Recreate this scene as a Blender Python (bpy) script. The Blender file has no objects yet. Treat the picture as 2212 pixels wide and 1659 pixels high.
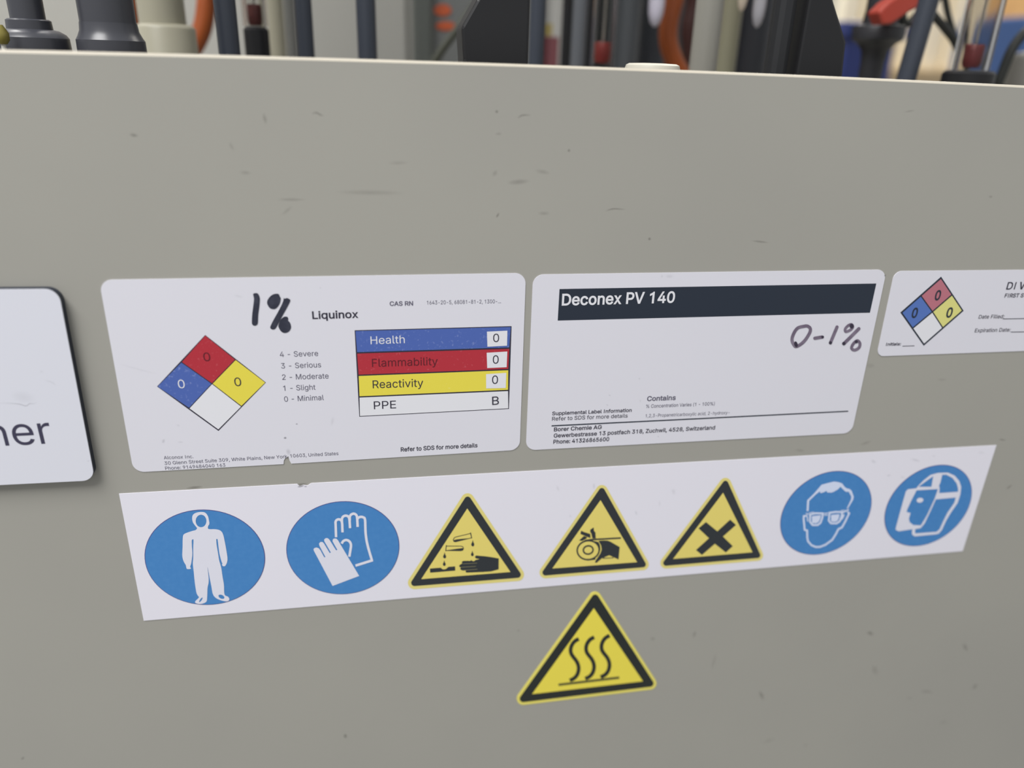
import bpy, bmesh, math, os
import numpy as np
from mathutils import Vector, Matrix
from mathutils.geometry import delaunay_2d_cdt

# ------------------------------------------------------------------ camera
W, H = 2212, 1659
FPX = 1645.878                      # focal length in pixels of the 2212 px frame
YAW, PITCH, ROLL = 0.179623, 0.396666, 0.0323415
S = 0.28                            # distance of the lens from the panel (m)
ZT = 1.20                           # height of the panel's top edge (m)
CAM = np.array([0.0, -S, ZT])
_cy, _sy, _cp, _sp, _cr, _sr = (math.cos(YAW), math.sin(YAW), math.cos(PITCH), math.sin(PITCH), math.cos(ROLL), math.sin(ROLL))
FWD = np.array([_sy * _cp, _cy * _cp, -_sp])
_rt = np.array([_cy, -_sy, 0.0]); _up = np.cross(_rt, FWD)
RT = _cr * _rt + _sr * _up; UP = -_sr * _rt + _cr * _up

scene = bpy.context.scene
C = scene.collection
cd = bpy.data.cameras.new('camera'); cam = bpy.data.objects.new('camera', cd); C.objects.link(cam)
cam.matrix_world = Matrix(((RT[0], UP[0], -FWD[0], CAM[0]), (RT[1], UP[1], -FWD[1], CAM[1]), (RT[2], UP[2], -FWD[2], CAM[2]), (0, 0, 0, 1)))
cd.sensor_fit = 'HORIZONTAL'; cd.sensor_width = 36.0; cd.lens = 36.0 * FPX / W
cd.clip_start = 0.01; cd.clip_end = 50
cd.dof.use_dof = True; cd.dof.focus_distance = 0.305; cd.dof.aperture_fstop = 4.3
scene.camera = cam

# ------------------------------------------------------------------ light
wd = bpy.data.worlds.new('world'); scene.world = wd; wd.use_nodes = True
nt = wd.node_tree; nt.nodes.clear()
bg = nt.nodes.new('ShaderNodeBackground'); wo = nt.nodes.new('ShaderNodeOutputWorld')
bg.inputs[0].default_value = (0.96, 0.98, 1.0, 1); bg.inputs[1].default_value = 0.5
nt.links.new(bg.outputs[0], wo.inputs[0])

def area(name, loc, target, sx, sy, power, col=(1, 1, 1)):
    ld = bpy.data.lights.new(name, 'AREA'); ld.shape = 'RECTANGLE'; ld.size = sx; ld.size_y = sy
    ld.energy = power; ld.color = col
    o = bpy.data.objects.new(name, ld); C.objects.link(o); o.location = loc
    o.rotation_euler = (Vector(target) - Vector(loc)).to_track_quat('-Z', 'Y').to_euler()
    return o
area('ceiling_lamp', (-0.9, -1.0, 2.9), (-0.9, -1.0, 0), 1.2, 1.2, 70, (1.0, 0.99, 0.98))
area('ceiling_lamp', (-0.6, 1.3, 2.9), (-0.6, 1.3, 0), 1.2, 1.2, 50, (1.0, 0.98, 0.95))
area('ceiling_lamp', (1.5, 1.7, 2.9), (1.5, 1.7, 0), 1.2, 1.2, 55, (1.0, 0.95, 0.86))

vs = scene.view_settings
vs.view_transform = 'Standard'; vs.look = 'None'; vs.gamma = 1.0; vs.use_curve_mapping = False
vs.exposure = 0.19

# ------------------------------------------------------------------ helpers: pixels of the survey photo <-> the place
def back(px, y=0.0):
    px = np.asarray(px, float)
    d = FWD + ((px[..., 0] - W / 2) / FPX)[..., None] * RT - ((px[..., 1] - H / 2) / FPX)[..., None] * UP
    t = (y - CAM[1]) / d[..., 1]
    return CAM + t[..., None] * d
def proj(P):
    d = np.asarray(P, float) - CAM
    z = d @ FWD
    return np.array([W / 2 + FPX * (d @ RT) / z, H / 2 - FPX * (d @ UP) / z]), z
def plane(pts, y=0.0):
    P = back(np.array(pts, float), y)
    return P[..., [0, 2]]
def Z(o, s):
    return lambda pts: [(o[0] + p[0] / s, o[1] + p[1] / s) for p in pts]

def lin(c): return tuple(((v / 255) / 12.92 if v / 255 <= 0.04045 else ((v / 255 + 0.055) / 1.055) ** 2.4) for v in c)
GAIN = 1.0
MATS = {}
def mat(name, rgb, rough=0.5, spec=0.5, metal=0.0, noise=None, coat=0.0, bump=None):
    """rgb: sRGB colour; noise=(scale, amount, second rgb)"""
    if name in MATS: return MATS[name]
    m = bpy.data.materials.new(name); m.use_nodes = True
    n = m.node_tree; b = n.nodes['Principled BSDF']
    c = tuple(min(0.92, v * GAIN) for v in lin(rgb)) + (1,)
    b.inputs['Base Color'].default_value = c
    b.inputs['Roughness'].default_value = rough; b.inputs['Metallic'].default_value = metal
    b.inputs['Specular IOR Level'].default_value = spec
    b.inputs['Coat Weight'].default_value = coat
    tc = n.nodes.new('ShaderNodeTexCoord')
    if noise:
        t = n.nodes.new('ShaderNodeTexNoise'); t.inputs['Scale'].default_value = noise[0]; t.inputs['Detail'].default_value = 6
        n.links.new(tc.outputs['Object'], t.inputs['Vector'])
        r = n.nodes.new('ShaderNodeValToRGB'); r.color_ramp.elements[0].position = noise[1][0]; r.color_ramp.elements[1].position = noise[1][1]
        r.color_ramp.elements[0].color = c
        r.color_ramp.elements[1].color = tuple(min(0.92, v * GAIN) for v in lin(noise[2])) + (1,)
        n.links.new(t.outputs['Fac'], r.inputs[0]); n.links.new(r.outputs[0], b.inputs['Base Color'])
    if bump:
        t2 = n.nodes.new('ShaderNodeTexNoise'); t2.inputs['Scale'].default_value = bump[0]; t2.inputs['Detail'].default_value = 3
        n.links.new(tc.outputs['Object'], t2.inputs['Vector'])
        bp = n.nodes.new('ShaderNodeBump'); bp.inputs['Strength'].default_value = bump[1]; bp.inputs['Distance'].default_value = 0.001
        n.links.new(t2.outputs['Fac'], bp.inputs['Height']); n.links.new(bp.outputs[0], b.inputs['Normal'])
    MATS[name] = m
    return m
def smudge_mat(name, rgb):
    if name in MATS: return MATS[name]
    m = bpy.data.materials.new(name); m.use_nodes = True; n = m.node_tree
    b = n.nodes['Principled BSDF']; b.inputs['Base Color'].default_value = lin(rgb) + (1,); b.inputs['Roughness'].default_value = 0.6
    tr = n.nodes.new('ShaderNodeBsdfTransparent'); mx = n.nodes.new('ShaderNodeMixShader')
    at = n.nodes.new('ShaderNodeAttribute'); at.attribute_name = 'wear'
    sc = n.nodes.new('ShaderNodeMath'); sc.operation = 'MULTIPLY'; sc.inputs[1].default_value = 0.58
    n.links.new(at.outputs['Fac'], sc.inputs[0]); n.links.new(sc.outputs[0], mx.inputs[0]); n.links.new(tr.outputs[0], mx.inputs[1]); n.links.new(b.outputs[0], mx.inputs[2])
    n.links.new(mx.outputs[0], n.nodes['Material Output'].inputs[0])
    MATS[name] = m
    return m
def glass_mat():
    if 'clear_tube' in MATS: return MATS['clear_tube']
    m = bpy.data.materials.new('clear_tube'); m.use_nodes = True; n = m.node_tree
    b = n.nodes['Principled BSDF']
    b.inputs['Base Color'].default_value = (0.8, 0.79, 0.77, 1); b.inputs['Roughness'].default_value = 0.12
    b.inputs['Transmission Weight'].default_value = 1.0; b.inputs['IOR'].default_value = 1.15
    MATS['clear_tube'] = m
    return m

def thing(name, label, cat, loc, group=None):
    o = bpy.data.objects.new(name, None); C.objects.link(o)
    o.empty_display_size = 0.02; o.location = loc; o['label'] = label; o['category'] = cat
    if group: o['group'] = group
    return o
def org(parent):
    v = Vector((0, 0, 0))
    while parent: v += parent.location; parent = parent.parent
    return v
def obj(name, verts, faces, mats, parent=None, smooth=None, midx=None, label=None, wear=None):
    o0 = org(parent)
    me = bpy.data.meshes.new(name)
    me.from_pydata([(v[0] - o0.x, v[1] - o0.y, v[2] - o0.z) for v in verts], [], faces)
    for m in (mats if isinstance(mats, (list, tuple)) else [mats]): me.materials.append(m)
    if midx is not None: me.polygons.foreach_set('material_index', midx)
    if wear is not None:
        a = me.attributes.new('wear', 'FLOAT', 'POINT'); a.data.foreach_set('value', wear)
    if smooth is not None:
        me.polygons.foreach_set('use_smooth', [True] * len(me.polygons)); me.set_sharp_from_angle(angle=math.radians(smooth))
    me.validate(); me.update()
    o = bpy.data.objects.new(name, me); C.objects.link(o); o.parent = parent
    if label: o['label'] = label
    return o

# ---- 2-D shapes -> flat prints on the panel
def fill(loops):
    P = np.concatenate([np.array(l, float) for l in loops]); c = P.mean(0); k = 100.0 / max(np.ptp(P[:, 0]), np.ptp(P[:, 1]), 1e-9)
    cu = bpy.data.curves.new('tmp', 'CURVE'); cu.dimensions = '2D'; cu.fill_mode = 'BOTH'
    for l in loops:
        s = cu.splines.new('POLY'); s.points.add(len(l) - 1); s.use_cyclic_u = True
        for p, q in zip(s.points, l): p.co = ((q[0] - c[0]) * k, (q[1] - c[1]) * k, 0, 1)
    o = bpy.data.objects.new('tmp', cu); me = bpy.data.meshes.new_from_object(o)
    V = np.array([(v.co.x / k + c[0], v.co.y / k + c[1]) for v in me.vertices]); F = [list(p.vertices) for p in me.polygons]
    bpy.data.objects.remove(o); bpy.data.curves.remove(cu); bpy.data.meshes.remove(me)
    return V, F
def catmull(p, n=5, closed=True):
    p = np.array(p, float); out = []; N = len(p)
    rng = range(N) if closed else range(N - 1)
    for i in rng:
        if closed: a, b, c, d = p[i - 1], p[i], p[(i + 1) % N], p[(i + 2) % N]
        else: a, b, c, d = p[max(i - 1, 0)], p[i], p[i + 1], p[min(i + 2, N - 1)]
        for t in np.linspace(0, 1, n, endpoint=False):
            out.append(0.5 * (2 * b + (c - a) * t + (2 * a - 5 * b + 4 * c - d) * t * t + (3 * b - a - 3 * c + d) * t ** 3))
    if not closed: out.append(p[-1])
    return [tuple(v) for v in out]
def ell(cx, cy, rx, ry, rot=0, n=28):
    a = math.radians(rot); out = []
    for i in range(n):
        t = 2 * math.pi * i / n; x, y = rx * math.cos(t), ry * math.sin(t)
        out.append((cx + x * math.cos(a) - y * math.sin(a), cy + x * math.sin(a) + y * math.cos(a)))
    return out
def stroke(pts, w, caps='flat', closed=False, sm=0, w2=None):
    if sm: pts = catmull(pts, sm, closed)
    p = np.array(pts, float); n = len(p); L, R = [], []
    for i in range(n):
        if closed: a, b = p[i] - p[i - 1], p[(i + 1) % n] - p[i]
        else: a = p[i] - p[i - 1] if i else p[1] - p[0]; b = p[i + 1] - p[i] if i < n - 1 else p[-1] - p[-2]
        a = a / np.linalg.norm(a); b = b / np.linalg.norm(b)
        na, nb = np.array([-a[1], a[0]]), np.array([-b[1], b[0]]); m = na + nb; m /= max(np.linalg.norm(m), 1e-6)
        ww = w if w2 is None else w + (w2 - w) * i / (n - 1)
        h = ww / 2 / max(m @ na, 0.5)
        L.append(tuple(p[i] + m * h)); R.append(tuple(p[i] - m * h))
    if closed: return [L, R]
    if caps == 'round':
        def arc(c, v, r):
            t0 = math.atan2(v[1], v[0]); return [(c[0] + r * math.cos(t0 - math.pi * k / 8), c[1] + r * math.sin(t0 - math.pi * k / 8)) for k in range(1, 8)]
        e = arc(p[-1], np.array(L[-1]) - p[-1], (w2 or w) / 2); s = arc(p[0], np.array(R[0]) - p[0], w / 2)
        return [L + e + R[::-1] + s]
    return [L + R[::-1]]
def roundpoly(pts, r, n=8):
    p = [np.array(q, float) for q in pts]; N = len(p); rs = r if isinstance(r, (list, tuple)) else [r] * N; out = []
    for i in range(N):
        if rs[i] <= 0: out.append(tuple(p[i])); continue
        a, b, c = p[i - 1], p[i], p[(i + 1) % N]
        u, v = (a - b) / np.linalg.norm(a - b), (c - b) / np.linalg.norm(c - b)
        th = math.acos(max(-1, min(1, u @ v))); d = rs[i] / math.tan(th / 2)
        ctr = b + (u + v) / np.linalg.norm(u + v) * rs[i] / math.sin(th / 2)
        s, e = b + u * d - ctr, b + v * d - ctr
        a0, a1 = math.atan2(s[1], s[0]), math.atan2(e[1], e[0]); da = (a1 - a0 + math.pi) % (2 * math.pi) - math.pi
        for k in range(n + 1): out.append((ctr[0] + rs[i] * math.cos(a0 + da * k / n), ctr[1] + rs[i] * math.sin(a0 + da * k / n)))
    return out
LAY = 0.00006
def prints(name, shapes, m, layer, parent, base=0.00025, label=None):
    """shapes: list of (V (x,z) on the panel plane, F); one mesh a little in front of the sheet"""
    y = -(base + layer * LAY); VV, FF = [], []
    for i_, (V, F) in enumerate(shapes):   # each shape a hair's breadth apart, so overlapping strokes never share a plane
        k = len(VV); VV += [(v[0], y - i_ * 1.5e-6, v[1]) for v in V]; FF += [[i + k for i in f] for f in F]
    return obj(name, VV, FF, m, parent, label=label)
def pxfill(*groups):
    """each group a list of loops in photo pixels, filled even-odd, laid on the panel plane"""
    out = []
    for g in groups:
        V, F = fill([[(q[0], -q[1]) for q in l] for l in g])
        out.append((plane([(v[0], -v[1]) for v in V]), F))
    return out
def circle(pxs, k=1.0, n=72):
    P = plane(pxs); A = np.c_[2 * P, np.ones(len(P))]; b = (P ** 2).sum(1)
    s = np.linalg.lstsq(A, b, rcond=None)[0]; r = math.sqrt(s[2] + s[0] ** 2 + s[1] ** 2) * k
    L = [(s[0] + r * math.cos(2 * math.pi * i / n), s[1] + r * math.sin(2 * math.pi * i / n)) for i in range(n)]
    return [fill([L])]
def slab(name, loops, t, mats, parent, y1=0.0, extra=None):
    """loops on the panel plane -> sheet of thickness t in front of y1; mats = face (, side); extra = wear marks on its face"""
    V, F = fill(loops); VV = [(v[0], y1 - t, v[1]) for v in V]; FF = [list(f) for f in F]; mi = [0] * len(FF); wear = [0.0] * len(VV)
    ms = list(mats) if isinstance(mats, (list, tuple)) else [mats, mats]
    for l in loops:
        k = len(VV); n = len(l)
        VV += [(p[0], y1 - t, p[1]) for p in l] + [(p[0], y1, p[1]) for p in l]; wear += [0.0] * 2 * n
        for i in range(n): j = (i + 1) % n; FF.append([k + i, k + j, k + n + j, k + n + i]); mi.append(1)
    if extra:
        for v, f, w in smudges(extra, y1 - t - 0.00002):
            k = len(VV); VV += v; FF += [[i + k for i in g] for g in f]; mi += [2] * len(f); wear += w
        ms.append(smudge_mat('paper_dirt', (70, 68, 78)))
    return obj(name, VV, FF, ms, parent, midx=mi, wear=wear)
def smudges(items, y):
    """soft-edged wear marks: (x, y, rx, ry, degrees, strength) or ('line', points, width, strength) in photo pixels"""
    out = []
    for it in items:
        if it[0] == 'line':
            p = np.array(catmull(it[1], 4, False)); n = len(p); V, F, w = [], [], []
            for i in range(n):
                d = p[min(i + 1, n - 1)] - p[max(i - 1, 0)]; d /= np.linalg.norm(d); q = np.array([-d[1], d[0]]) * it[2] / 2
                fade = min(1, 3.0 * min(i, n - 1 - i) / n)
                V += [p[i] + q, p[i], p[i] - q]; w += [0, it[3] * fade, 0]
                if i: k = 3 * i; F += [[k - 3, k - 2, k + 1, k], [k - 2, k - 1, k + 2, k + 1]]
        else:
            x, yy, rx, ry, a, s = it; V = [(x, yy)]; w = [s]; F = []; n = 14
            V += ell(x, yy, rx * .5, ry * .5, a, n) + ell(x, yy, rx, ry, a, n); w += [s * .6] * n + [0.0] * n
            for i in range(n):
                j = (i + 1) % n; F += [[0, 1 + i, 1 + j], [1 + i, 1 + n + i, 1 + n + j, 1 + j]]
        P = plane(V, y); out.append(([(q[0], y, q[1]) for q in P], F, list(w)))
    return out

FONT = None
try:
    _f = os.path.join(bpy.utils.resource_path('LOCAL'), 'datafiles', 'fonts', 'Inter.woff2')
    if os.path.exists(_f): FONT = bpy.data.fonts.load(_f)
except Exception: FONT = None
def contours(s):
    cu = bpy.data.curves.new('tmp', 'FONT'); cu.body = s
    if FONT: cu.font = FONT
    o = bpy.data.objects.new('tmp', cu); C.objects.link(o)
    dg = bpy.context.evaluated_depsgraph_get(); oc = o.to_curve(dg); out = []; idx = []
    for sp in oc.splines:
        bp = sp.bezier_points; n = len(bp); L = []
        for i in range(n):
            p, q = bp[i], bp[(i + 1) % n]
            a, b, c, d = (np.array(v[:2]) for v in (p.co, p.handle_right, q.handle_left, q.co))
            straight = abs(np.cross(b - a, d - a)) + abs(np.cross(c - a, d - a)) < 1e-4
            for t in ((0,) if straight else np.linspace(0, 1, 6, endpoint=False)):
                v = (1 - t) ** 3 * a + 3 * t * (1 - t) ** 2 * b + 3 * t * t * (1 - t) * c + t ** 3 * d
                if not L or np.linalg.norm(v - L[-1]) > 1e-4: L.append(v)
        if len(L) > 1 and np.linalg.norm(L[0] - L[-1]) < 1e-4: L.pop()
        if len(L) > 2: out.append(np.array(L)); idx.append(sp.character_index)
    o.to_curve_clear(); bpy.data.objects.remove(o); bpy.data.curves.remove(cu)
    if not FONT: return out
    # plain capital I and a 1 without foot, as in the printed typeface
    big = max(out, key=lambda L: abs(sarea(L))); sg = sarea(big); res, done = [], {}
    for L, i in zip(out, idx):
        if s[i] in 'I1': done.setdefault(i, []).append(L)
        else: res.append(L)
    for i, Ls in done.items():
        A = np.concatenate(Ls); x0, x1, h = A[:, 0].min(), A[:, 0].max(), A[:, 1].max(); t = 0.094 * h / 0.727
        if s[i] == 'I': c = (x0 + x1) / 2; P = [(c - t / 2, 0), (c + t / 2, 0), (c + t / 2, h), (c - t / 2, h)]
        else:
            c = x0 + (x1 - x0) * 0.56; f = x0 + (x1 - x0) * 0.06
            P = [(c - t / 2, 0), (c + t / 2, 0), (c + t / 2, h), (c - t * .1, h), (c - t * .5, h * .93), (f, h * .81), (f, h * .685), (c - t / 2, h * .80)]
        P = np.array(P); res.append(P if sarea(P) * sg > 0 else P[::-1])
    return res
def sarea(L): x, y = L[:, 0], L[:, 1]; return 0.5 * float(np.sum(x * np.roll(y, -1) - np.roll(x, -1) * y))
def glyphs(s, bold=0.0, shear=0.0):
    """outlines of a line of lettering, filled wherever the winding number is not zero"""
    K = contours(s); big = max(K, key=lambda L: abs(sarea(L))); sg = 1 if sarea(big) > 0 else -1
    def grow(L):
        if not bold: return L
        a = L - np.roll(L, 1, 0); b = np.roll(L, -1, 0) - L
        a /= np.linalg.norm(a, axis=1)[:, None]; b /= np.linalg.norm(b, axis=1)[:, None]
        na, nb = np.c_[a[:, 1], -a[:, 0]] * sg, np.c_[b[:, 1], -b[:, 0]] * sg; m = na + nb; m /= np.maximum(np.linalg.norm(m, axis=1), 1e-6)[:, None]
        return L + m * (bold / np.maximum((m * na).sum(1), 0.6))[:, None]
    K = [grow(L) for L in K]; E = []; pts = []
    for L in K:
        k = len(pts); n = len(L); pts += [Vector(v) for v in L]; E += [(k + i, k + (i + 1) % n) for i in range(n)]
    ov, _, of = delaunay_2d_cdt(pts, E, [], 0, 1e-7)[:3]
    V = np.array([(v.x, v.y) for v in ov]); T = np.array([list(f) for f in of]); c = V[T].mean(1)
    A = np.concatenate(K); B = np.concatenate([np.roll(L, -1, 0) for L in K]); wn = np.zeros(len(T), int)
    for a, b in zip(A, B):          # winding number of every triangle
        if a[1] == b[1]: continue
        side = (b[0] - a[0]) * (c[:, 1] - a[1]) - (c[:, 0] - a[0]) * (b[1] - a[1])
        if a[1] < b[1]: wn += (a[1] <= c[:, 1]) & (c[:, 1] < b[1]) & (side > 0)
        else: wn -= (b[1] <= c[:, 1]) & (c[:, 1] < a[1]) & (side < 0)
    V[:, 0] += V[:, 1] * shear
    F = [list(t) for t in T[wn != 0]]; used = sorted({i for f in F for i in f}); ix = {u: i for i, u in enumerate(used)}
    return V[used], [[ix[i] for i in f] for f in F]
CAPH = glyphs('H')[0][:, 1].max(); XH = glyphs('x')[0][:, 1].max()
def text(s, p0, p1, cap, bold=0.0, it=0.0, xh=False, y=0.0):
    """a line of lettering from baseline pixel p0 to p1 whose capitals (or x-height) are cap pixels tall"""
    V, F = glyphs(s, bold, it)
    if it: F = F
    a, b = plane([p0, p1], y); u = b - a; L = np.linalg.norm(u); u /= L; v = np.array([-u[1], u[0]])
    m = (a + b) / 2; e = 0.001
    q0 = proj((m[0], y, m[1]))[0]; q1 = proj((m[0] + v[0] * e, y, m[1] + v[1] * e))[0]
    h = cap / np.linalg.norm(q1 - q0) * e / (XH if xh else CAPH)
    x0, x1 = V[:, 0].min(), V[:, 0].max()
    return (np.array([a + u * ((q[0] - x0) / (x1 - x0) * L) + v * (q[1] * h) for q in V]), F)

# ---- 3-D shapes
def box_v(x0, x1, y0, y1, z0, z1):
    V = [(x0, y0, z0), (x1, y0, z0), (x1, y1, z0), (x0, y1, z0), (x0, y0, z1), (x1, y0, z1), (x1, y1, z1), (x0, y1, z1)]
    F = [[0, 3, 2, 1], [4, 5, 6, 7], [0, 1, 5, 4], [1, 2, 6, 5], [2, 3, 7, 6], [3, 0, 4, 7]]
    return V, F
def bev(name, V, F, m, parent=None, w=0.002, seg=2, label=None):
    o0 = org(parent); bm = bmesh.new(); vs_ = [bm.verts.new((v[0] - o0.x, v[1] - o0.y, v[2] - o0.z)) for v in V]
    for f in F: bm.faces.new([vs_[i] for i in f])
    bmesh.ops.recalc_face_normals(bm, faces=bm.faces)
    bmesh.ops.bevel(bm, geom=list(bm.edges), offset=w, segments=seg, affect='EDGES', profile=0.5)
    me = bpy.data.meshes.new(name); bm.to_mesh(me); bm.free(); me.materials.append(m)
    o = bpy.data.objects.new(name, me); C.objects.link(o); o.parent = parent
    if label: o['label'] = label
    return o
def box(name, x0, x1, y0, y1, z0, z1, m, parent=None, w=0.002, label=None):
    return bev(name, *box_v(x0, x1, y0, y1, z0, z1), m, parent, w, label=label)
def lathe(name, c, prof, m, parent=None, n=40, label=None, smooth=40):
    V, F = [], []
    for r, z in prof:
        V += [(c[0] + r * math.cos(2 * math.pi * i / n), c[1] + r * math.sin(2 * math.pi * i / n), z) for i in range(n)]
    for k in range(len(prof) - 1):
        for i in range(n):
            j = (i + 1) % n; F.append([k * n + i, k * n + j, (k + 1) * n + j, (k + 1) * n + i])
    F += [list(range(n))[::-1], [(len(prof) - 1) * n + i for i in range(n)]]
    return obj(name, V, F, m, parent, smooth=smooth, label=label)
def tube(name, pts, r, m, parent=None, n=16, sm=6, label=None):
    P = np.array(pts, float)
    if sm:
        P = np.array(catmull3(P, sm))
    V, F = [], []; up = None
    for i in range(len(P)):
        d = P[min(i + 1, len(P) - 1)] - P[max(i - 1, 0)]; d /= np.linalg.norm(d)
        if up is None: up = np.cross(d, (0.3, 1, 0.2)); up /= np.linalg.norm(up)
        up = up - d * (up @ d); up /= np.linalg.norm(up); s = np.cross(d, up)
        rr = r[i * (len(r) - 1) // (len(P) - 1)] if isinstance(r, (list, tuple)) else r
        V += [tuple(P[i] + rr * (math.cos(2 * math.pi * k / n) * up + math.sin(2 * math.pi * k / n) * s)) for k in range(n)]
    for i in range(len(P) - 1):
        for k in range(n):
            j = (k + 1) % n; F.append([i * n + k, i * n + j, (i + 1) * n + j, (i + 1) * n + k])
    F += [list(range(n))[::-1], [(len(P) - 1) * n + k for k in range(n)]]
    return obj(name, V, F, m, parent, smooth=50, label=label)
def catmull3(p, n):
    out = []; N = len(p)
    for i in range(N - 1):
        a, b, c, d = p[max(i - 1, 0)], p[i], p[i + 1], p[min(i + 2, N - 1)]
        for t in np.linspace(0, 1, n, endpoint=False):
            out.append(0.5 * (2 * b + (c - a) * t + (2 * a - 5 * b + 4 * c - d) * t * t + (3 * b - a - 3 * c + d) * t ** 3))
    return out + [p[-1]]

# ------------------------------------------------------------------ the room
room_wall = mat('wall_paint', (176, 172, 160), 0.8)
floor_m = mat('floor_resin', (120, 120, 118), 0.5, noise=(3, (0.35, 0.7), (132, 131, 128)))
def struct(name, *b, m):
    o = obj(name, *box_v(*b), m); o['kind'] = 'structure'; return o
struct('floor', -4, 4, -4, 3.3, -0.1, 0.0, m=floor_m)
struct('wall_back', -4, 4, 3.2, 3.3, 0.0, 3.0, m=room_wall)

# ------------------------------------------------------------------ the tank with its front panel
beige = mat('beige_plastic', (157, 155, 147), 0.42, 0.35, noise=(9, (0.35, 0.75), (153, 151, 144)), bump=(60, 0.02))
DECK = ZT - 0.13
tank = thing('process_tank', 'long beige plastic tank whose flat front panel carries the safety stickers', 'tank', (0.1, 0.3, 0.0))
EDGE = [(0, 107.5), (540, 120), (1090, 137.5), (1640, 158.5), (2212, 184.5)]
_ep = plane(EDGE); _ec = np.polyfit(_ep[:, 0], _ep[:, 1], 2)
def crown(x):
    x = min(max(x, _ep[0, 0] - 0.05), _ep[-1, 0] + 0.05); return float(np.polyval(_ec, x))
def edge_px(x):                     # photo row of the panel's top edge
    return float(np.interp(x, [e[0] for e in EDGE], [e[1] for e in EDGE]))
def panel():
    T, r = 0.012, 0.0016; xs = np.linspace(-0.52, 0.72, 63)
    prof = [(0.0, None), (0.0, -0.00085), (0.0001, -0.00075), (0.0007, -0.0001), (0.0009, 0.0)] + \
           [(T - r + r * math.sin(a), -r + r * math.cos(a)) for a in np.linspace(0, math.pi / 2, 6)] + [(T, None)]
    V, F = [], []; n = len(prof)
    for x in xs: V += [(x, q[0], 0.35 if q[1] is None else crown(x) + q[1]) for q in prof]
    for i in range(len(xs) - 1):
        for k in range(n): j = (k + 1) % n; F.append([i * n + k, (i + 1) * n + k, (i + 1) * n + j, i * n + j])
    F += [list(range(n)), [(len(xs) - 1) * n + k for k in range(n)][::-1]]
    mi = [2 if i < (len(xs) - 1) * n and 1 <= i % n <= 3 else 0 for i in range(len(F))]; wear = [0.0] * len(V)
    marks = [(289, 292, 11, 4, 12, .55), (572, 256, 5, 13, -15, .32), ('line', [(673, 247), (682, 243), (692, 248), (700, 251)], 5, .55), (1073, 241, 4, 4, 0, .6),
             ('line', [(1118, 256), (1128, 249), (1148, 249)], 6, .4), (1229, 325, 4, 4, 0, .5), (1120, 393, 26, 7, -5, .28), (1172, 371, 18, 6, 10, .2), (1069, 374, 6, 9, 25, .22),
             (1075, 465, 3, 7, 30, .5), ('line', [(1308, 456), (1325, 451), (1352, 453)], 5, .4), (800, 416, 80, 7, 1, .18), (1403, 516, 4, 4, 0, .5), (630, 431, 34, 4, 0, .25),
             (530, 373, 14, 5, 5, .22), (500, 316, 4, 12, -30, .2), (1642, 522, 20, 3, 6, .35), (1077, 289, 8, 4, 0, .22), (1175, 461, 14, 5, 0, .22), (860, 352, 24, 5, 0, .15),
             (620, 455, 16, 5, -40, .18), (1965, 240, 14, 3, -10, .2), (2140, 425, 5, 4, 0, .25), (420, 1053, 20, 3.5, -6, .5), (652, 1046, 14, 3, -5, .5),
             (746, 1590, 5, 6, 0, .5), (49, 1638, 6, 4, -40, .3), (1880, 1368, 9, 5, 20, .45), (1645, 1502, 5, 12, -25, .4), (2085, 1398, 5, 11, -25, .35), (2002, 1494, 16, 3, 5, .3),
             (2106, 1483, 4, 9, 40, .4), (1500, 1370, 5, 9, 15, .25), (1410, 1380, 6, 5, 0, .25), (1890, 1448, 8, 12, -20, .2), (1542, 1430, 4, 20, 15, .15), (1120, 1362, 4, 4, 0, .2),
             (2165, 950, 9, 3, 5, .35), (2180, 1052, 9, 3, -40, .35), (1870, 957, 14, 4, -20, .2), (1728, 973, 12, 4, 5, .2), (2035, 820, 10, 4, 0, .15), (1880, 790, 12, 6, 0, .15),
             (1965, 1508, 6, 3, 0, .2), (2038, 1560, 10, 3, -10, .2), (1360, 1460, 7, 3, 0, .2), (1740, 1610, 5, 3, 0, .2), (1660, 1600, 16, 3, -20, .2)]
    for v, f, w in smudges(marks, -0.00003):
        k = len(V); V += v; F += [[i + k for i in g] for g in f]; mi += [1] * len(f); wear += w
    o = obj('front_panel', V, F, [beige, smudge_mat('scuff', (84, 80, 72)), mat('painted_edge_highlight', (184, 177, 162), 0.4, 0.35)], tank, smooth=35, midx=mi, wear=wear)  # top chamfer coloured paler: the overhead highlight along the edge is painted in
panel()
box('side_panel', -0.532, -0.5201, 0.0, 0.78, 0.35, ZT - 0.004, beige, tank)
box('side_panel', 0.7201, 0.732, 0.0, 0.78, 0.35, ZT - 0.008, beige, tank)
box('rear_panel', -0.52, 0.72, 0.768, 0.78, 0.35, DECK - 0.0005, beige, tank)
box('deck', -0.519, 0.719, 0.0125, 0.7675, DECK - 0.015, DECK - 0.0004, beige, tank)
for x in (-0.5, 0.66):
    for y in (0.03, 0.7): box('leg', x, x + 0.04, y, y + 0.04, 0.0, 0.35, beige, tank)

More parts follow.
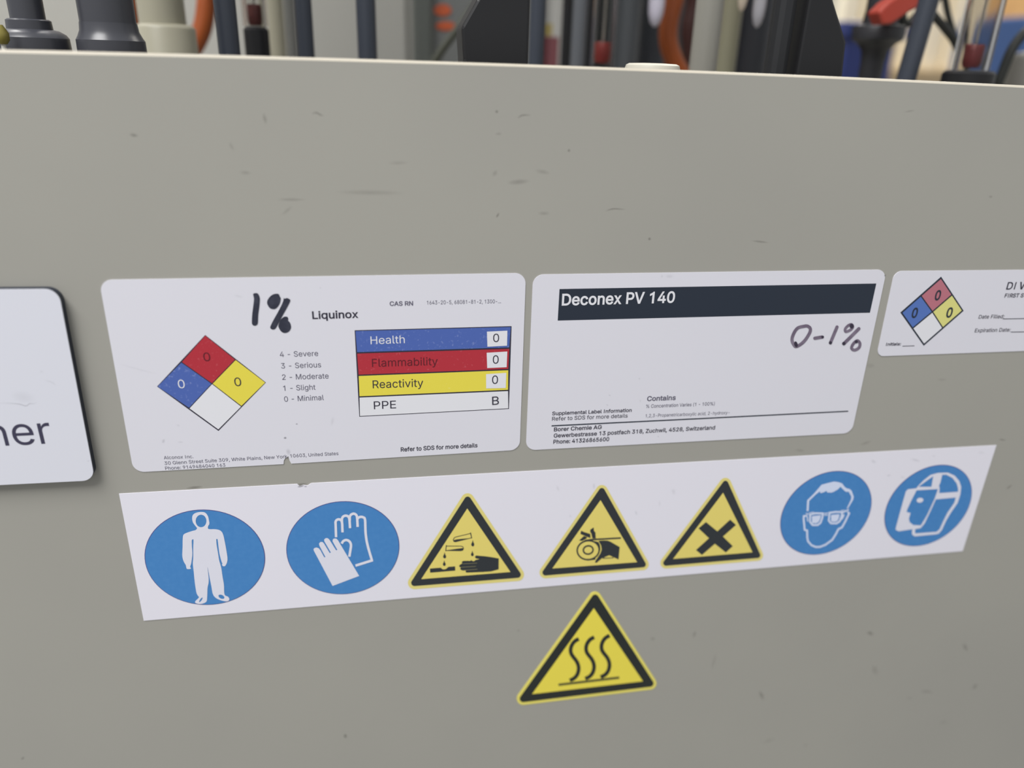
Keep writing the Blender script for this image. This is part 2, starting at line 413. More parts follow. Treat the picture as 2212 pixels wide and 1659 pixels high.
# ------------------------------------------------------------------ print and paper colours
paper = mat('label_paper', (213, 212, 220), 0.45, 0.4)
paper2 = mat('strip_paper', (222, 220, 229), 0.5, 0.35)
paperw = mat('print_white', (219, 219, 224), 0.5, 0.35)
ink = mat('black_print', (48, 46, 60), 0.55, 0.3)
inkg = mat('grey_print', (92, 90, 106), 0.55, 0.3)
inkb = mat('navy_black_print', (36, 44, 57), 0.4, 0.4)
dred = mat('dark_red_print', (92, 28, 38), 0.55, 0.3)
pblue = mat('hazard_blue', (74, 98, 168), 0.55, 0.3, noise=(900, (0.6, 0.82), (130, 145, 195)))
pred = mat('hazard_red', (172, 46, 58), 0.55, 0.3, noise=(900, (0.62, 0.85), (195, 100, 108)))
pyel = mat('hazard_yellow', (222, 208, 76), 0.55, 0.3, noise=(900, (0.66, 0.9), (226, 216, 140)))
fblue = mat('faded_blue', (82, 112, 178), 0.55, 0.3)
fred = mat('faded_red', (178, 110, 122), 0.55, 0.3)
fyel = mat('faded_yellow', (212, 208, 128), 0.55, 0.3)
marker = mat('black_marker', (46, 48, 62), 0.35, 0.4, noise=(260, (0.45, 0.8), (66, 68, 82)))
marker2 = mat('purple_grey_marker', (102, 90, 108), 0.4, 0.4, noise=(220, (0.4, 0.75), (132, 122, 138)))
mkdot = mat('marker_dot', (52, 46, 62), 0.4, 0.4)
sblue = mat('sign_blue', (66, 127, 188), 0.45, 0.4, noise=(500, (0.4, 0.9), (74, 133, 192)))
srim = mat('sign_blue_rim', (84, 84, 140), 0.5, 0.3)
swhite = mat('sign_white', (217, 217, 228), 0.5, 0.35)
syel = mat('sign_yellow', (223, 206, 112), 0.5, 0.35)
syel2 = mat('sign_yellow_edge', (220, 207, 126), 0.5, 0.35)
sblk = mat('sign_black', (46, 50, 54), 0.5, 0.35)
hyel = mat('sticker_yellow', (229, 213, 80), 0.45, 0.35)
hyel2 = mat('sticker_yellow_edge', (224, 212, 104), 0.45, 0.35)
hblk = mat('sticker_black', (38, 42, 40), 0.5, 0.35)

def pt(p, y=0.0): q = plane([p], y)[0]; return (q[0], y, q[1])

# ------------------------------------------------------------------ sticker: detergent label with hazard table
L1 = thing('chemical_label', 'white label with a four-colour hazard diamond, hazard table and 1% in thick marker', 'label', pt((676, 800)))
c = plane([(214.4, 604.4), (1135.9, 589.5), (1122.3, 971.2)] + [(629.4, 1001.0), (625.5, 994), (623, 985), (616, 989.5), (613.4, 994), (612.6, 1002.0)] + [(289, 1020)])
r = 0.0042
slab('label_sheet', [roundpoly(c, [r, r, r] + [0] * 6 + [r])], 0.00025, paper, L1, extra=[
    (641, 916, 3, 2, 0, .6), (616, 946, 4, 3, 0, .8), (515, 640, 12, 3, 15, .12), (353, 953, 4, 6, 20, .25), (390, 955, 7, 2, 0, .18), (623, 976, 6, 8, -20, .25), (385, 919, 5, 3, 30, .12), (718, 910, 4, 12, 10, .12),
    ('line', [(255, 785), (300, 798), (340, 808)], 4, .1), (692, 622, 2, 2, 0, .3)])
prints('product_name', [text('Liquinox', (675, 688.3), (774.3, 685.8), 15.7, 0.018)], ink, 1, L1)
prints('registry_numbers', [text('CAS RN', (841.8, 660), (892.3, 659.2), 9, 0.02), text('1643-20-5, 68081-81-2, 1300-...', (922, 657.3), (1081.9, 654.2), 8.2)], inkg, 1, L1)
prints('severity_key', [text('4 - Severe', (605, 770.5), (687.5, 768.2), 11.4), text('3 - Serious', (607.8, 795.3), (693.8, 792.7), 11.4), text('2 - Moderate', (610, 819.8), (710, 816.8), 11.4),
                        text('1 - Slight', (612.4, 843.4), (681.7, 841), 11.2), text('0 - Minimal', (614.5, 867), (699.6, 863.2), 11.2)], inkg, 1, L1)
prints('address_lines', [text('Alconox Inc.', (354.8, 991.3), (418.2, 988.6), 7), text('30 Glenn Street Suite 309, White Plains, New York,', (356.1, 1003.4), (623, 988.4), 7.1), text('10603, United States', (627.2, 987.6), (731.1, 982.0), 7.1),
                         text('Phone: 9149484040 163', (357.7, 1014.2), (487.1, 1006.8), 7)], inkg, 1, L1)
prints('footnote', [text('Refer to SDS for more details', (865.7, 974.7), (1031.2, 965.2), 8.6, 0.016)], ink, 1, L1)
z = Z((520, 620), 7.9)
prints('handwriting', pxfill([z(catmull([(215, 120), (245, 100), (290, 105), (318, 150), (328, 210), (318, 330), (300, 470), (293, 610), (270, 645), (240, 655), (205, 640), (192, 600), (198, 460), (215, 330), (228, 200)]))],
                             [z(catmull([(600, 110), (650, 118), (668, 160), (684, 190), (665, 280), (610, 355), (550, 372), (490, 345), (452, 270), (470, 200), (530, 135)]))],
                             [z(catmull([(735, 180), (748, 195), (790, 184), (830, 200), (846, 230), (800, 330), (700, 510), (610, 680), (580, 712), (550, 720), (515, 705), (508, 670), (560, 560), (660, 380), (725, 240)]))],
                             [z(catmull([(730, 510), (765, 500), (800, 508), (812, 540), (810, 568), (845, 610), (858, 690), (820, 755), (750, 778), (690, 750), (648, 680), (650, 630), (680, 555)]))]), marker, 2, L1)
# hazard diamond
z = Z((200, 580), 3.686)
T_, R_, B_, Lf, CT = (443.6, 723), (574.4, 825.5), (472.1, 930), (339.7, 834.2), (458.5, 828.2)
TL_, TR_, BR_, BL_ = (392, 781.3), (509.3, 775.9), (522, 877.1), (408.9, 881.1)
dm = prints('hazard_diamond', pxfill([[T_, R_, B_, Lf]]), ink, 1, L1)
def inset(q, d):                    # shrink a quad by d pixels
    return [tuple(v) for v in np.array(offset_in(q, d))]
def offset_in(q, d):
    q = [np.array(p, float) for p in q]; n = len(q); A = sum(q[i][0] * q[(i + 1) % n][1] - q[(i + 1) % n][0] * q[i][1] for i in range(n)); sg = 1 if A > 0 else -1; out = []
    for i in range(n):
        a, b, cc = q[i - 1], q[i], q[(i + 1) % n]; u, v = (b - a) / np.linalg.norm(b - a), (cc - b) / np.linalg.norm(cc - b)
        n1, n2 = sg * np.array([-u[1], u[0]]), sg * np.array([-v[1], v[0]]); m = (n1 + n2) / np.linalg.norm(n1 + n2); out.append(b + m * d / (m @ n1))
    return out
prints('red_square', pxfill([inset([T_, TR_, CT, TL_], 1.0)]), pred, 2, dm)
prints('blue_square', pxfill([inset([TL_, CT, BL_, Lf], 0.9)]), pblue, 2, dm)
prints('yellow_square', pxfill([inset([TR_, R_, BR_, CT], 0.9)]), pyel, 2, dm)
prints('white_square', pxfill([offset_in([CT, (BR_[0], BR_[1] + .4), (B_[0], B_[1] - 2.4), (BL_[0], BL_[1] + .4)], 0.7)]), paperw, 2, dm)
prints('red_rating', [text('0', (440.9, 779.4), (455.6, 778.9), 18.5)], dred, 3, dm)
prints('blue_rating', [text('0', (386.4, 837.9), (400.8, 837.2), 18.3)], paperw, 3, dm)
prints('yellow_rating', [text('0', (507.9, 833.3), (522.3, 832.5), 18.2)], ink, 3, dm)
# hazard table
A0, A1, A2, A3 = (766.1, 712.9), (1104.7, 704), (1099, 882.5), (776.2, 899.3)
rl = [A0, (769.9, 761.8), (773.4, 810.1), (775.3, 856.7), A3]; rr = [A1, (1101.4, 751.5), (1099, 797.6), (1098.5, 842.6), A2]
tb = prints('hazard_table', pxfill([[A0, A1, A2, A3]]), ink, 1, L1)
for k, (nm, m_) in enumerate((('blue_row', pblue), ('red_row', pred), ('yellow_row', pyel), ('white_row', paperw))):
    prints(nm, pxfill([inset([rl[k], rr[k], rr[k + 1], rl[k + 1]], 1.4 if k else 1.7)]), m_, 2, tb)
for q in ([(1051.5, 715.6), (1095.7, 713.5), (1094.9, 746), (1052.6, 748.2)], [(1051, 761.2), (1095.5, 758.5), (1094.1, 792.4), (1052.1, 794.3)], [(1049.6, 807.3), (1093.3, 804.6), (1092.2, 837.2), (1049.9, 838.3)]):
    prints('rating_box', pxfill([q]), paperw, 3, tb)
prints('row_title', [text('Health', (800.8, 742.8), (874.4, 740.4), 16.8)], paperw, 3, tb)
prints('row_title', [text('Flammability', (803.8, 791.6), (945.2, 787.6), 17)], dred, 3, tb)
prints('row_title', [text('Reactivity', (805.4, 837.9), (914, 834.2), 16.8)], ink, 3, tb)
prints('row_title', [text('PPE', (807.9, 883), (855.6, 880.9), 16.6)], ink, 3, tb)
for s_, a_, b_ in (('0', (1065.1, 738.2), (1077.8, 737.4)), ('0', (1064.3, 784.8), (1076.8, 784)), ('0', (1062.7, 828.4), (1075.4, 827.6)), ('B', (1062.9, 873.7), (1077.3, 872.6))):
    prints('rating', [text(s_, a_, b_, 17.6)], ink, 4, tb)

# ------------------------------------------------------------------ sticker: label with the dark title bar
L2 = thing('chemical_label', 'white label with a wide dark title bar and 0-1% in faded marker', 'label', pt((1525, 780)))
c = plane([(1151.3, 592.8), (1914.9, 582), (1839.1, 935.1), (1135.7, 972.3)])
slab('label_sheet', [roundpoly(c, r)], 0.00025, paper, L2, extra=[
    (1912, 595, 3, 2, -30, .8), (1430, 597, 3, 4, 20, .15), (1446, 597, 10, 5, 0, .12), (1317, 854, 3, 1.5, 20, .3), (1312, 875, 3, 1.5, 20, .3), (1381, 818, 2, 2, 0, .3), (1422, 943, 2, 2, 0, .3), (1383, 866, 2, 3, 0, .2)])
bar = prints('title_bar', pxfill([[(1208.3, 623.9), (1892, 612), (1878.3, 674.9), (1204.4, 691.8)]]), inkb, 1, L2)
prints('product_name', [text('Deconex PV 140', (1212.9, 658.8), (1456.1, 652.7), 23.6, 0.019)], paperw, 2, bar)
z = Z((1580, 570), 3.5)
hw = prints('handwriting', pxfill(*[[l for l in map(z, g)] for g in (
    stroke([(545, 470), (500, 482), (470, 520), (455, 570), (468, 608), (490, 622), (545, 585), (588, 520), (592, 485), (570, 468)], 24, closed=True, sm=4),
    stroke([(628, 560), (683, 551)], 25, 'round'), stroke([(795, 475), (745, 595)], 24, 'round'),
    stroke([(905, 456), (880, 464), (857, 490), (862, 510), (895, 498), (914, 475)], 20, closed=True, sm=4),
    stroke([(960, 488), (848, 600)], 25, 'round'),
    stroke([(948, 578), (918, 602), (905, 635), (928, 650), (960, 632), (968, 600)], 22, closed=True, sm=4))]), marker2, 2, L2)
prints('ink_dot', pxfill([z(ell(905, 468, 15, 18))], [z(ell(745, 594, 12, 12))], [z(ell(846, 600, 13, 13))], [z(ell(940, 586, 12, 12))], [z(ell(484, 605, 13, 22, -15))], [z(ell(686, 550, 10, 10))]), mkdot, 3, hw)
prints('contents_lines', [text('Contains', (1396.8, 865.6), (1458.7, 863), 9.9, 0.02), text('% Concentration Varies (1 - 100%)', (1394.9, 880.6), (1543, 874.7), 7.2, 0.004),
                          text('1,2,3-Propanetricarboxylic acid, 2-hydroxy-', (1393.6, 901), (1574.9, 893.8), 6.9, 0.0)], inkg, 1, L2)
prints('supplement_lines', [text('Supplemental Label Information', (1192.3, 896.2), (1363.8, 888.9), 7.4, 0.016), text('Refer to SDS for more details', (1192, 908.2), (1355, 901.1), 8.2, 0.004)], ink, 1, L2)
prints('rule_line', pxfill(stroke([(1191, 919.3), (1500, 904.2), (1831.4, 887.7)], 2.5)), inkb, 1, L2)
prints('address_lines', [text('Borer Chemie AG', (1196.1, 931.1), (1299.2, 925.7), 8.1, 0.018), text('Gewerbestrasse 13 postfach 318, Zuchwil, 4528, Switzerland', (1195.6, 944.6), (1543.6, 926.8), 8.2, 0.016),
                         text('Phone: 41326865600', (1194.8, 957.9), (1315.2, 951.8), 8.2, 0.018)], ink, 1, L2)

# ------------------------------------------------------------------ sticker: water label at the right
L3 = thing('water_label', 'small white label with a thick-outlined hazard diamond and blank date lines', 'label', pt((2080, 680)))
a_, d_ = plane([(1931.8, 585.3), (1892.8, 769.4)]); t_ = plane([(2212, 582.7)])[0]; b2 = plane([(2212, 757.8)])[0]
u_ = (t_ - a_) / np.linalg.norm(t_ - a_); u2 = (b2 - d_) / np.linalg.norm(b2 - d_)
slab('label_sheet', [roundpoly([a_, a_ + u_ * 0.137, d_ + u2 * 0.137, d_], 0.0034)], 0.00025, paper, L3)
T_, R_, B_, Lf = (2031.9, 597.2), (2080.6, 670.8), (1994.4, 746.4), (1944.0, 674.6)
dm = prints('hazard_diamond', pxfill([[T_, R_, B_, Lf]]), inkb, 1, L3)
T_, R_, B_, Lf = [tuple(v) for v in offset_in([T_, R_, B_, Lf], 1.9)]
mid = lambda p, q, t=.5: (p[0] + (q[0] - p[0]) * t, p[1] + (q[1] - p[1]) * t)
TL_, TR_, BR_, BL_ = mid(T_, Lf, .512), mid(T_, R_, .512), mid(R_, B_, .512), mid(Lf, B_, .49); CT = (2013, 673)
for nm, q, m_ in (('red_square', [T_, TR_, CT, TL_], fred), ('blue_square', [TL_, CT, BL_, Lf], fblue), ('yellow_square', [TR_, R_, BR_, CT], fyel), ('white_square', [CT, BR_, B_, BL_], paperw)):
    prints(nm, pxfill([inset(q, 1.4)]), m_, 2, dm)
for nm, x0, x1, yb in (('red_rating', 2016.2, 2028.2, 647.6), ('blue_rating', 1966.3, 1978.6, 685.6), ('yellow_rating', 2040.8, 2053.6, 684.8)):
    prints(nm, [text('0', (x0, yb), (x1, yb - .3), 21, 0.022)], inkb, 3, dm)
prints('product_name', [text('D', (2171.9, 625), (2184.6, 624.8), 16.4, 0.012), text('I', (2188.2, 624.8), (2190.6, 624.8), 16.4, 0.006), text('W', (2198.2, 624.6), (2221.5, 624.2), 16.4, 0.012), text('FIRST S', (2168.2, 642.3), (2209, 641.7), 8.6, 0.02)], ink, 1, L3)
prints('date_lines', [text('Date Filled:', (2112.3, 687.9), (2167.4, 686.9), 8.2, 0.008), text('Expiration Date:', (2103.9, 717.4), (2180.9, 715.6), 8.3, 0.008)] +
       pxfill(stroke([(2165, 688.5), (2262, 686.8)], 1.5), stroke([(2182.4, 716.9), (2274, 715.2)], 1.5)), ink, 1, L3)
prints('initials_line', [text('Initials:', (1912.7, 746.4), (1944.5, 745.4), 6.4, 0.02)] + pxfill(stroke([(1948.3, 747.3), (1974.3, 746.5)], 1.3)), ink, 1, L3)

# ------------------------------------------------------------------ thick name plate at the left
TP = 0.0034
P1 = thing('name_plate', 'thick white plate with dark edges and large letters, cut off at the left', 'sign', pt((60, 840)))
tr, br = plane([(125.5, 624.4), (205, 1037.6)], -TP); tl, bl = plane([(0, 625.4), (0, 1047.8)], -TP)
ut = (tl - tr) / np.linalg.norm(tl - tr); ub = (bl - br) / np.linalg.norm(bl - br)
cor = [tr + ut * 0.22, tr, br, br + ub * 0.22]
pl = roundpoly(cor, 0.0045)
dark = mat('plate_core', (46, 51, 62), 0.5, 0.4)
slab('plate_core', [pl], TP - 0.0004, dark, P1)
slab('plate_face', [[tuple(np.array(q)) for q in pl]], 0.0004, [mat('plate_white', (211, 212, 221), 0.4, 0.45), mat('plate_white', 0)], P1, y1=-(TP - 0.0004), extra=[('line', [(-10, 871), (20, 871), (42, 873), (56, 877), (64, 872), (74, 872), (80, 868)], 3, .4), (50, 858, 30, 14, 10, .08), ('line', [(95, 821), (112, 826), (122, 834)], 3, .2), (90, 803, 5, 2, 0, .15), (191, 996, 3, 1.5, -30, .25)])
prints('lettering', [text('ner', (-21, 964.5), (115.2, 957.4), 45, 0.0, xh=True, y=-TP)], mat('plate_ink', (62, 60, 80), 0.5, 0.3), 0, P1, base=TP + 0.00005)

# ------------------------------------------------------------------ the long strip of pictograms
ST = thing('pictogram_strip', 'long white strip of seven blue and yellow safety pictograms under the labels', 'safety sign', pt((1200, 1160)))
c = [(257.4, 1066.1), (642, 1045.0), (648, 1050), (655, 1047), (664, 1048.5), (672, 1043.3), (2151.6, 961.4), (2078.8, 1190.1), (310.8, 1340.2)]
slab('strip_sheet', [[tuple(q) for q in plane(c)]], 0.00025, paper2, ST, extra=[
    (650, 1050, 9, 3, -15, .8), (660, 1051, 4, 2, 0, .6), (1920, 1027, 5, 2, -10, .3), (1978, 994, 12, 3, 15, .2), (2017, 985, 4, 2, 0, .2), (1887, 997, 7, 4, 30, .2), (1950, 1031, 6, 2, 0, .2),
    (1205, 1055, 3, 8, -20, .15), (1232, 1115, 3, 4, 0, .15), (1283, 1050, 3, 8, 0, .2), (2120, 978, 9, 3, 5, .12), (1455, 1062, 5, 8, -15, .14), (1374, 1108, 3, 6, -20, .2), (1425, 1088, 2, 8, 0, .15)])
def disc(name, pts, figure, white=swhite, extra=None):
    d = prints(name, circle(pts), srim, 1, ST)
    prints('blue_disc', circle(pts, 0.988), sblue, 2, d)
    prints('figure', pxfill(*figure), white, 3, d)
    return d
z = Z((240, 1030), 5.184)
man = [(965, 570), (958, 558), (918, 502), (911, 440), (935, 405), (990, 388), (1050, 392), (1085, 430), (1098, 480), (1103, 520), (1088, 550), (1095, 578), (1170, 580), (1225, 595), (1255, 635), (1275, 720), (1290, 800), (1305, 900),
       (1300, 950), (1280, 990), (1255, 993), (1243, 975), (1248, 965), (1235, 930), (1215, 850), (1203, 760), (1195, 697), (1187, 690), (1180, 697), (1185, 760), (1200, 850), (1213, 930), (1235, 1010), (1248, 1100), (1265, 1200), (1272, 1310),
       (1310, 1335), (1326, 1365), (1300, 1388), (1230, 1375), (1170, 1345), (1140, 1300), (1125, 1220), (1105, 1120), (1092, 1050), (1083, 1003), (1088, 1060), (1096, 1160), (1082, 1240), (1078, 1340), (1065, 1395), (1000, 1417), (950, 1407), (946, 1385),
       (985, 1345), (975, 1325), (958, 1290), (940, 1180), (928, 1060), (918, 970), (922, 900), (922, 800), (925, 700), (916, 696), (907, 702), (907, 760), (912, 860), (900, 960), (888, 1000), (898, 1018), (880, 1026), (850, 1022), (838, 980), (815, 940),
       (800, 880), (803, 780), (805, 680), (815, 640), (850, 620), (920, 597), (948, 590)]
disc('coverall_pictogram', z([(382, 880), (1720, 880), (1040, 357), (1090, 1433)]), [[z(catmull(man, 4)), z(ell(1010, 488, 60, 70)), z(ell(1238, 1336, 35, 21, 25)), z(ell(1008, 1370, 31, 9, -55))]])
z = Z((590, 1050), 6.38)
glove = [(820, 1368), (562, 882), (558, 860), (572, 845), (600, 838), (628, 848), (655, 880), (706, 975), (722, 970), (638, 812), (633, 785), (652, 762), (680, 762), (700, 780), (780, 914), (797, 908), (706, 752), (704, 728), (725, 710), (752, 709), (775, 728),
         (868, 877), (886, 872), (822, 757), (820, 735), (836, 716), (868, 714), (892, 735), (1186, 1230)]
G = [[z(glove)]]
for s_ in ([(868, 697), (862, 520), (861, 488), (874, 462), (905, 450), (933, 462), (950, 495), (957, 630)], [(949, 500), (950, 440), (972, 408), (1010, 400), (1040, 418), (1053, 460), (1060, 572)],
           [(1057, 470), (1058, 410), (1082, 381), (1115, 373), (1145, 390), (1158, 430), (1165, 555)], [(1160, 450), (1175, 428), (1208, 417), (1243, 424), (1267, 458), (1275, 640), (1300, 800), (1362, 1015)], [(1376, 1012), (1135, 1088)],
           [(945, 785), (968, 750), (1008, 735), (1050, 753), (1073, 800), (1066, 870), (1050, 965)]):
    G.append([z(l) for l in stroke(s_, 34, 'flat', sm=0 if len(s_) == 2 else 4)][:1])
disc('gloves_pictogram', z([(182, 860), (1740, 800), (985, 203), (940, 1485)]), G)
def warning(name, tri, inner, rad, d, sym, parent, M, base=0.00025, lay=1):
    cx, cy = sum(p[0] for p in tri) / 3, sum(p[1] for p in tri) / 3
    out = roundpoly([tuple(v) for v in offset_in(tri, -d)], rad + d)
    e = prints(name, pxfill([out]), M[0], lay, parent, base) if not isinstance(name, bpy.types.Object) else name
    prints('black_triangle', pxfill([roundpoly(tri, rad)]), M[2], lay + 1, e, base)
    prints('yellow_field', pxfill([inner]), M[1], lay + 2, e, base)
    prints('symbol', pxfill(*sym), M[2], lay + 3, e, base)
    return e
YB = (syel2, syel, sblk)
z = Z((860, 1040), 6.637)
def drop(x, y0, y1, w):
    h = y1 - y0
    return [(x, y0), (x + w * .18, y0 + h * .35), (x + w * .45, y0 + h * .6), (x + w * .48, y0 + h * .8), (x + w * .25, y1 - h * .03), (x, y1), (x - w * .25, y1 - h * .03), (x - w * .48, y0 + h * .8), (x - w * .45, y0 + h * .6), (x - w * .18, y0 + h * .35)]
tl1 = [(1035, 737), (835, 785), (803, 798), (788, 828), (797, 850), (820, 857), (1050, 799)]
tl2 = [(690, 917), (900, 918), (928, 928), (936, 952), (926, 976), (900, 984), (682, 981)]
hand = [(1440, 1095), (1330, 1075), (1230, 1062), (1115, 1053), (1099, 1070), (1110, 1092), (1168, 1104), (1110, 1116), (1085, 1136), (1060, 1130), (1045, 1118), (1030, 1132), (1005, 1128), (930, 1130), (910, 1146), (917, 1168), (890, 1180), (872, 1200), (880, 1217),
        (897, 1222), (888, 1245), (905, 1262), (968, 1264), (966, 1290), (985, 1297), (1210, 1288), (1330, 1280), (1438, 1250)]
sym = [[z(l) for l in stroke(tl1, 9, closed=True)], [z(l) for l in stroke(tl2, 9, closed=True)], [z(l) for l in stroke([(1036, 722), (1054, 806)], 11)], [z(l) for l in stroke([(690, 904), (680, 990)], 10)],
       [z([(793, 832), (850, 820), (1000, 806), (820, 855), (799, 848)])], [z([(690, 978), (850, 955), (932, 945), (926, 974), (900, 982)])], [z([(455, 1240), (610, 1227), (628, 1245), (652, 1253), (685, 1246), (718, 1216), (814, 1208), (818, 1268), (458, 1298)])], [z(hand)]]
sym += [[z(drop(*q))] for q in ((1068, 828, 922, 44), (1062, 980, 1062, 40), (665, 1005, 1093, 44), (660, 1120, 1201, 42))]
cor_ = warning('corrosive_pictogram', z([(995, 172), (1793, 1369), (143, 1500)]), z([(990, 380), (1608, 1290), (330, 1392)]), 7, 7, sym, ST, YB)
prints('finger_gap', pxfill(*[[z(l) for l in stroke(s_, 8)] for s_ in ([(925, 1170), (1130, 1160)], [(900, 1220), (1112, 1206)], [(920, 1264), (1135, 1248)])]), mat('worn_print', (120, 116, 86), 0.5), 5, cor_)
z = Z((1140, 1030), 7.214)
sym = [[z(catmull([(1098, 990), (1140, 984), (1235, 985), (1290, 1005)], 3, False) + [(1428, 1085), (1410, 1278), (1265, 1212), (1150, 1260), (1068, 1330), (1045, 1328), (1048, 1305), (1130, 1180), (1148, 1120), (1138, 1060)])],
       [z(l) for l in stroke(ell(938, 1133, 172, 148, -8), 24, closed=True)], [z(l) for l in stroke(ell(938, 1130, 76, 64, -10), 24, closed=True)], [z(l) for l in stroke([(885, 985), (1000, 968), (1446, 944)], 24)], [z(l) for l in stroke([(930, 1284), (1050, 1268)], 24)],
       [z([(1160, 1266), (1178, 1244), (1330, 1240), (1332, 1258)])], [z([(1100, 1010), (1122, 1060), (1128, 1140), (1098, 1100), (1070, 1020), (1040, 990)])],
       [z([(830, 830), (870, 850), (970, 882), (974, 946), (900, 916), (822, 884), (818, 865)])], [z([(795, 985), (870, 913), (918, 928), (912, 950), (850, 985)])], [z([(1022, 778), (1028, 835), (1050, 855), (1055, 950), (1003, 950), (988, 880), (970, 850), (970, 815)])]]
pul = warning('hand_crush_pictogram', z([(1155.6, 126.8), (1866, 1397), (179, 1538)]), z([(1130, 355), (1700, 1322), (380, 1420)]), 6.4, 6.4, sym, ST, YB)
prints('field_gap', pxfill([z([(1178, 1252), (1210, 1236), (1262, 1218), (1318, 1243), (1322, 1246)])]), syel, 5, pul)
z = Z((1410, 1010), 7.212)
sym = [[z([(823, 840), (1000, 985), (1200, 802), (1290, 885), (1087, 1065), (1240, 1215), (1132, 1313), (962, 1178), (760, 1352), (668, 1275), (870, 1092), (708, 938)])]]
warning('irritant_pictogram', z([(1138, 157.5), (1692, 1397), (110, 1531)]), z([(1090, 385), (1548, 1312), (312, 1415)]), 6, 6.2, sym, ST, YB)
z = Z((1660, 1000), 7.54)
hair = [(622, 600), (735, 490), (855, 348), (950, 322), (1060, 295), (1130, 305), (1190, 325), (1235, 385), (1270, 408), (1310, 415), (1345, 445), (1380, 540), (1372, 590), (1285, 735), (1266, 732), (1335, 590), (1342, 540), (1300, 462), (1250, 462), (1205, 422),
        (1165, 380), (1120, 425), (1060, 460), (1015, 477), (945, 472), (938, 445), (895, 470), (840, 485), (828, 455), (760, 510), (655, 610), (645, 780), (613, 775)]
G = [[z(hair)]]
face = [(625, 850), (568, 858), (565, 900), (582, 1082), (622, 1092), (624, 1200), (635, 1265), (690, 1330), (760, 1360), (830, 1360), (920, 1325), (1030, 1245), (1090, 1150), (1130, 1070), (1188, 1042), (1240, 950), (1306, 812), (1278, 788)]
G += [[z(l) for l in stroke(face, 30)]]
for L_ in ([(672, 832), (760, 812), (878, 815), (868, 890), (838, 970), (790, 1003), (710, 1003), (668, 950)], [(988, 803), (1090, 790), (1195, 792), (1182, 860), (1150, 945), (1100, 976), (1010, 975), (973, 930)]):
    G.append([z(l) for l in stroke(L_, 30, closed=True)])
for L_ in ([(700, 858), (845, 842), (836, 900), (808, 955), (770, 975), (700, 972)], [(1012, 838), (1150, 826), (1138, 890), (1112, 940), (1068, 950), (1010, 944)]): G.append([z(L_)])
for s_, w_ in (([(895, 820), (965, 806)], 16), ([(897, 846), (962, 838)], 14), ([(1208, 798), (1300, 750)], 22), ([(1170, 766), (1240, 760)], 10), ([(600, 812), (652, 830)], 16), ([(650, 806), (735, 792)], 12), ([(624, 860), (630, 945)], 18)): G.append([z(l) for l in stroke(s_, w_)])
G.append([z([(1205, 832), (1238, 828), (1205, 900), (1172, 932), (1180, 880)])])
disc('eye_protection_pictogram', z([(190, 985), (1670, 620), (1140, 120), (750, 1493)]), G, mat('sign_pale_blue', (205, 214, 236), 0.5, 0.3))
z = Z((1890, 950), 6.143)
sil = [(402, 680), (430, 650), (540, 638), (580, 590), (640, 530), (730, 460), (830, 433), (960, 430), (1050, 470), (1110, 540), (1136, 620), (1125, 720), (1090, 830), (1000, 960), (940, 1060), (880, 1190), (840, 1237), (800, 1248), (520, 1275), (485, 1250), (484, 1205),
       (492, 1180), (310, 1208), (268, 1190), (270, 1160), (340, 900)]
holes = [[(570, 618), (690, 530), (765, 478), (742, 618)], [(885, 458), (940, 458), (1020, 500), (1078, 575), (1095, 640), (1095, 684), (845, 702), (850, 640), (843, 600), (862, 560)],
         [(545, 665), (828, 648), (782, 780), (685, 990), (602, 1130), (500, 1125), (452, 1085), (443, 1040), (465, 965), (412, 952), (420, 920), (480, 790)],
         [(800, 785), (1065, 760), (1045, 830), (955, 960), (900, 1070), (850, 1180), (810, 1215), (525, 1237), (525, 1180), (600, 1165), (650, 1105), (720, 960)]]
disc('face_shield_pictogram', z([(127, 1050), (1272, 660), (920, 320), (520, 1413)]), [[z(sil)] + [z(h_) for h_ in holes] + [z(ell(590, 796, 45, 32, -10))]])

# ------------------------------------------------------------------ the single hot-surface sticker
z = Z((1090, 1260), 5.926)
HS = thing('warning_sticker', 'yellow triangular hot-surface sticker alone beneath the pictogram strip', 'safety sign', pt((1270, 1420)))
tri = z([(1160, 105), (1937, 1312), (141, 1529)])
slab('sticker_sheet', [[tuple(q) for q in plane(roundpoly([tuple(v) for v in offset_in(tri, -6)], 13.5))]], 0.00022, hyel2, HS)
B0 = 0.00022
prints('black_triangle', pxfill([roundpoly(tri, 7.5)]), hblk, 1, HS, B0)
prints('yellow_field', pxfill([z([(1140, 312), (1768, 1248), (350, 1412)])]), hyel, 2, HS, B0)
wave = [(947, 705), (895, 735), (858, 785), (843, 840), (850, 893), (880, 940), (915, 985), (940, 1040), (945, 1100), (925, 1165), (885, 1210), (832, 1236)]
for dx, dy in ((0, 0), (197, -22), (394, -43)):
    prints('heat_wave', pxfill([z([(p[0] + dx, p[1] + dy) for p in l]) for l in stroke(wave, 48, sm=3)]), hblk, 3, HS, B0)
prints('hot_plate_line', pxfill([z(l) for l in stroke([(688, 1292), (1465, 1200)], 30)]), mat('sticker_olive', (84, 82, 44), 0.5), 3, HS, B0)

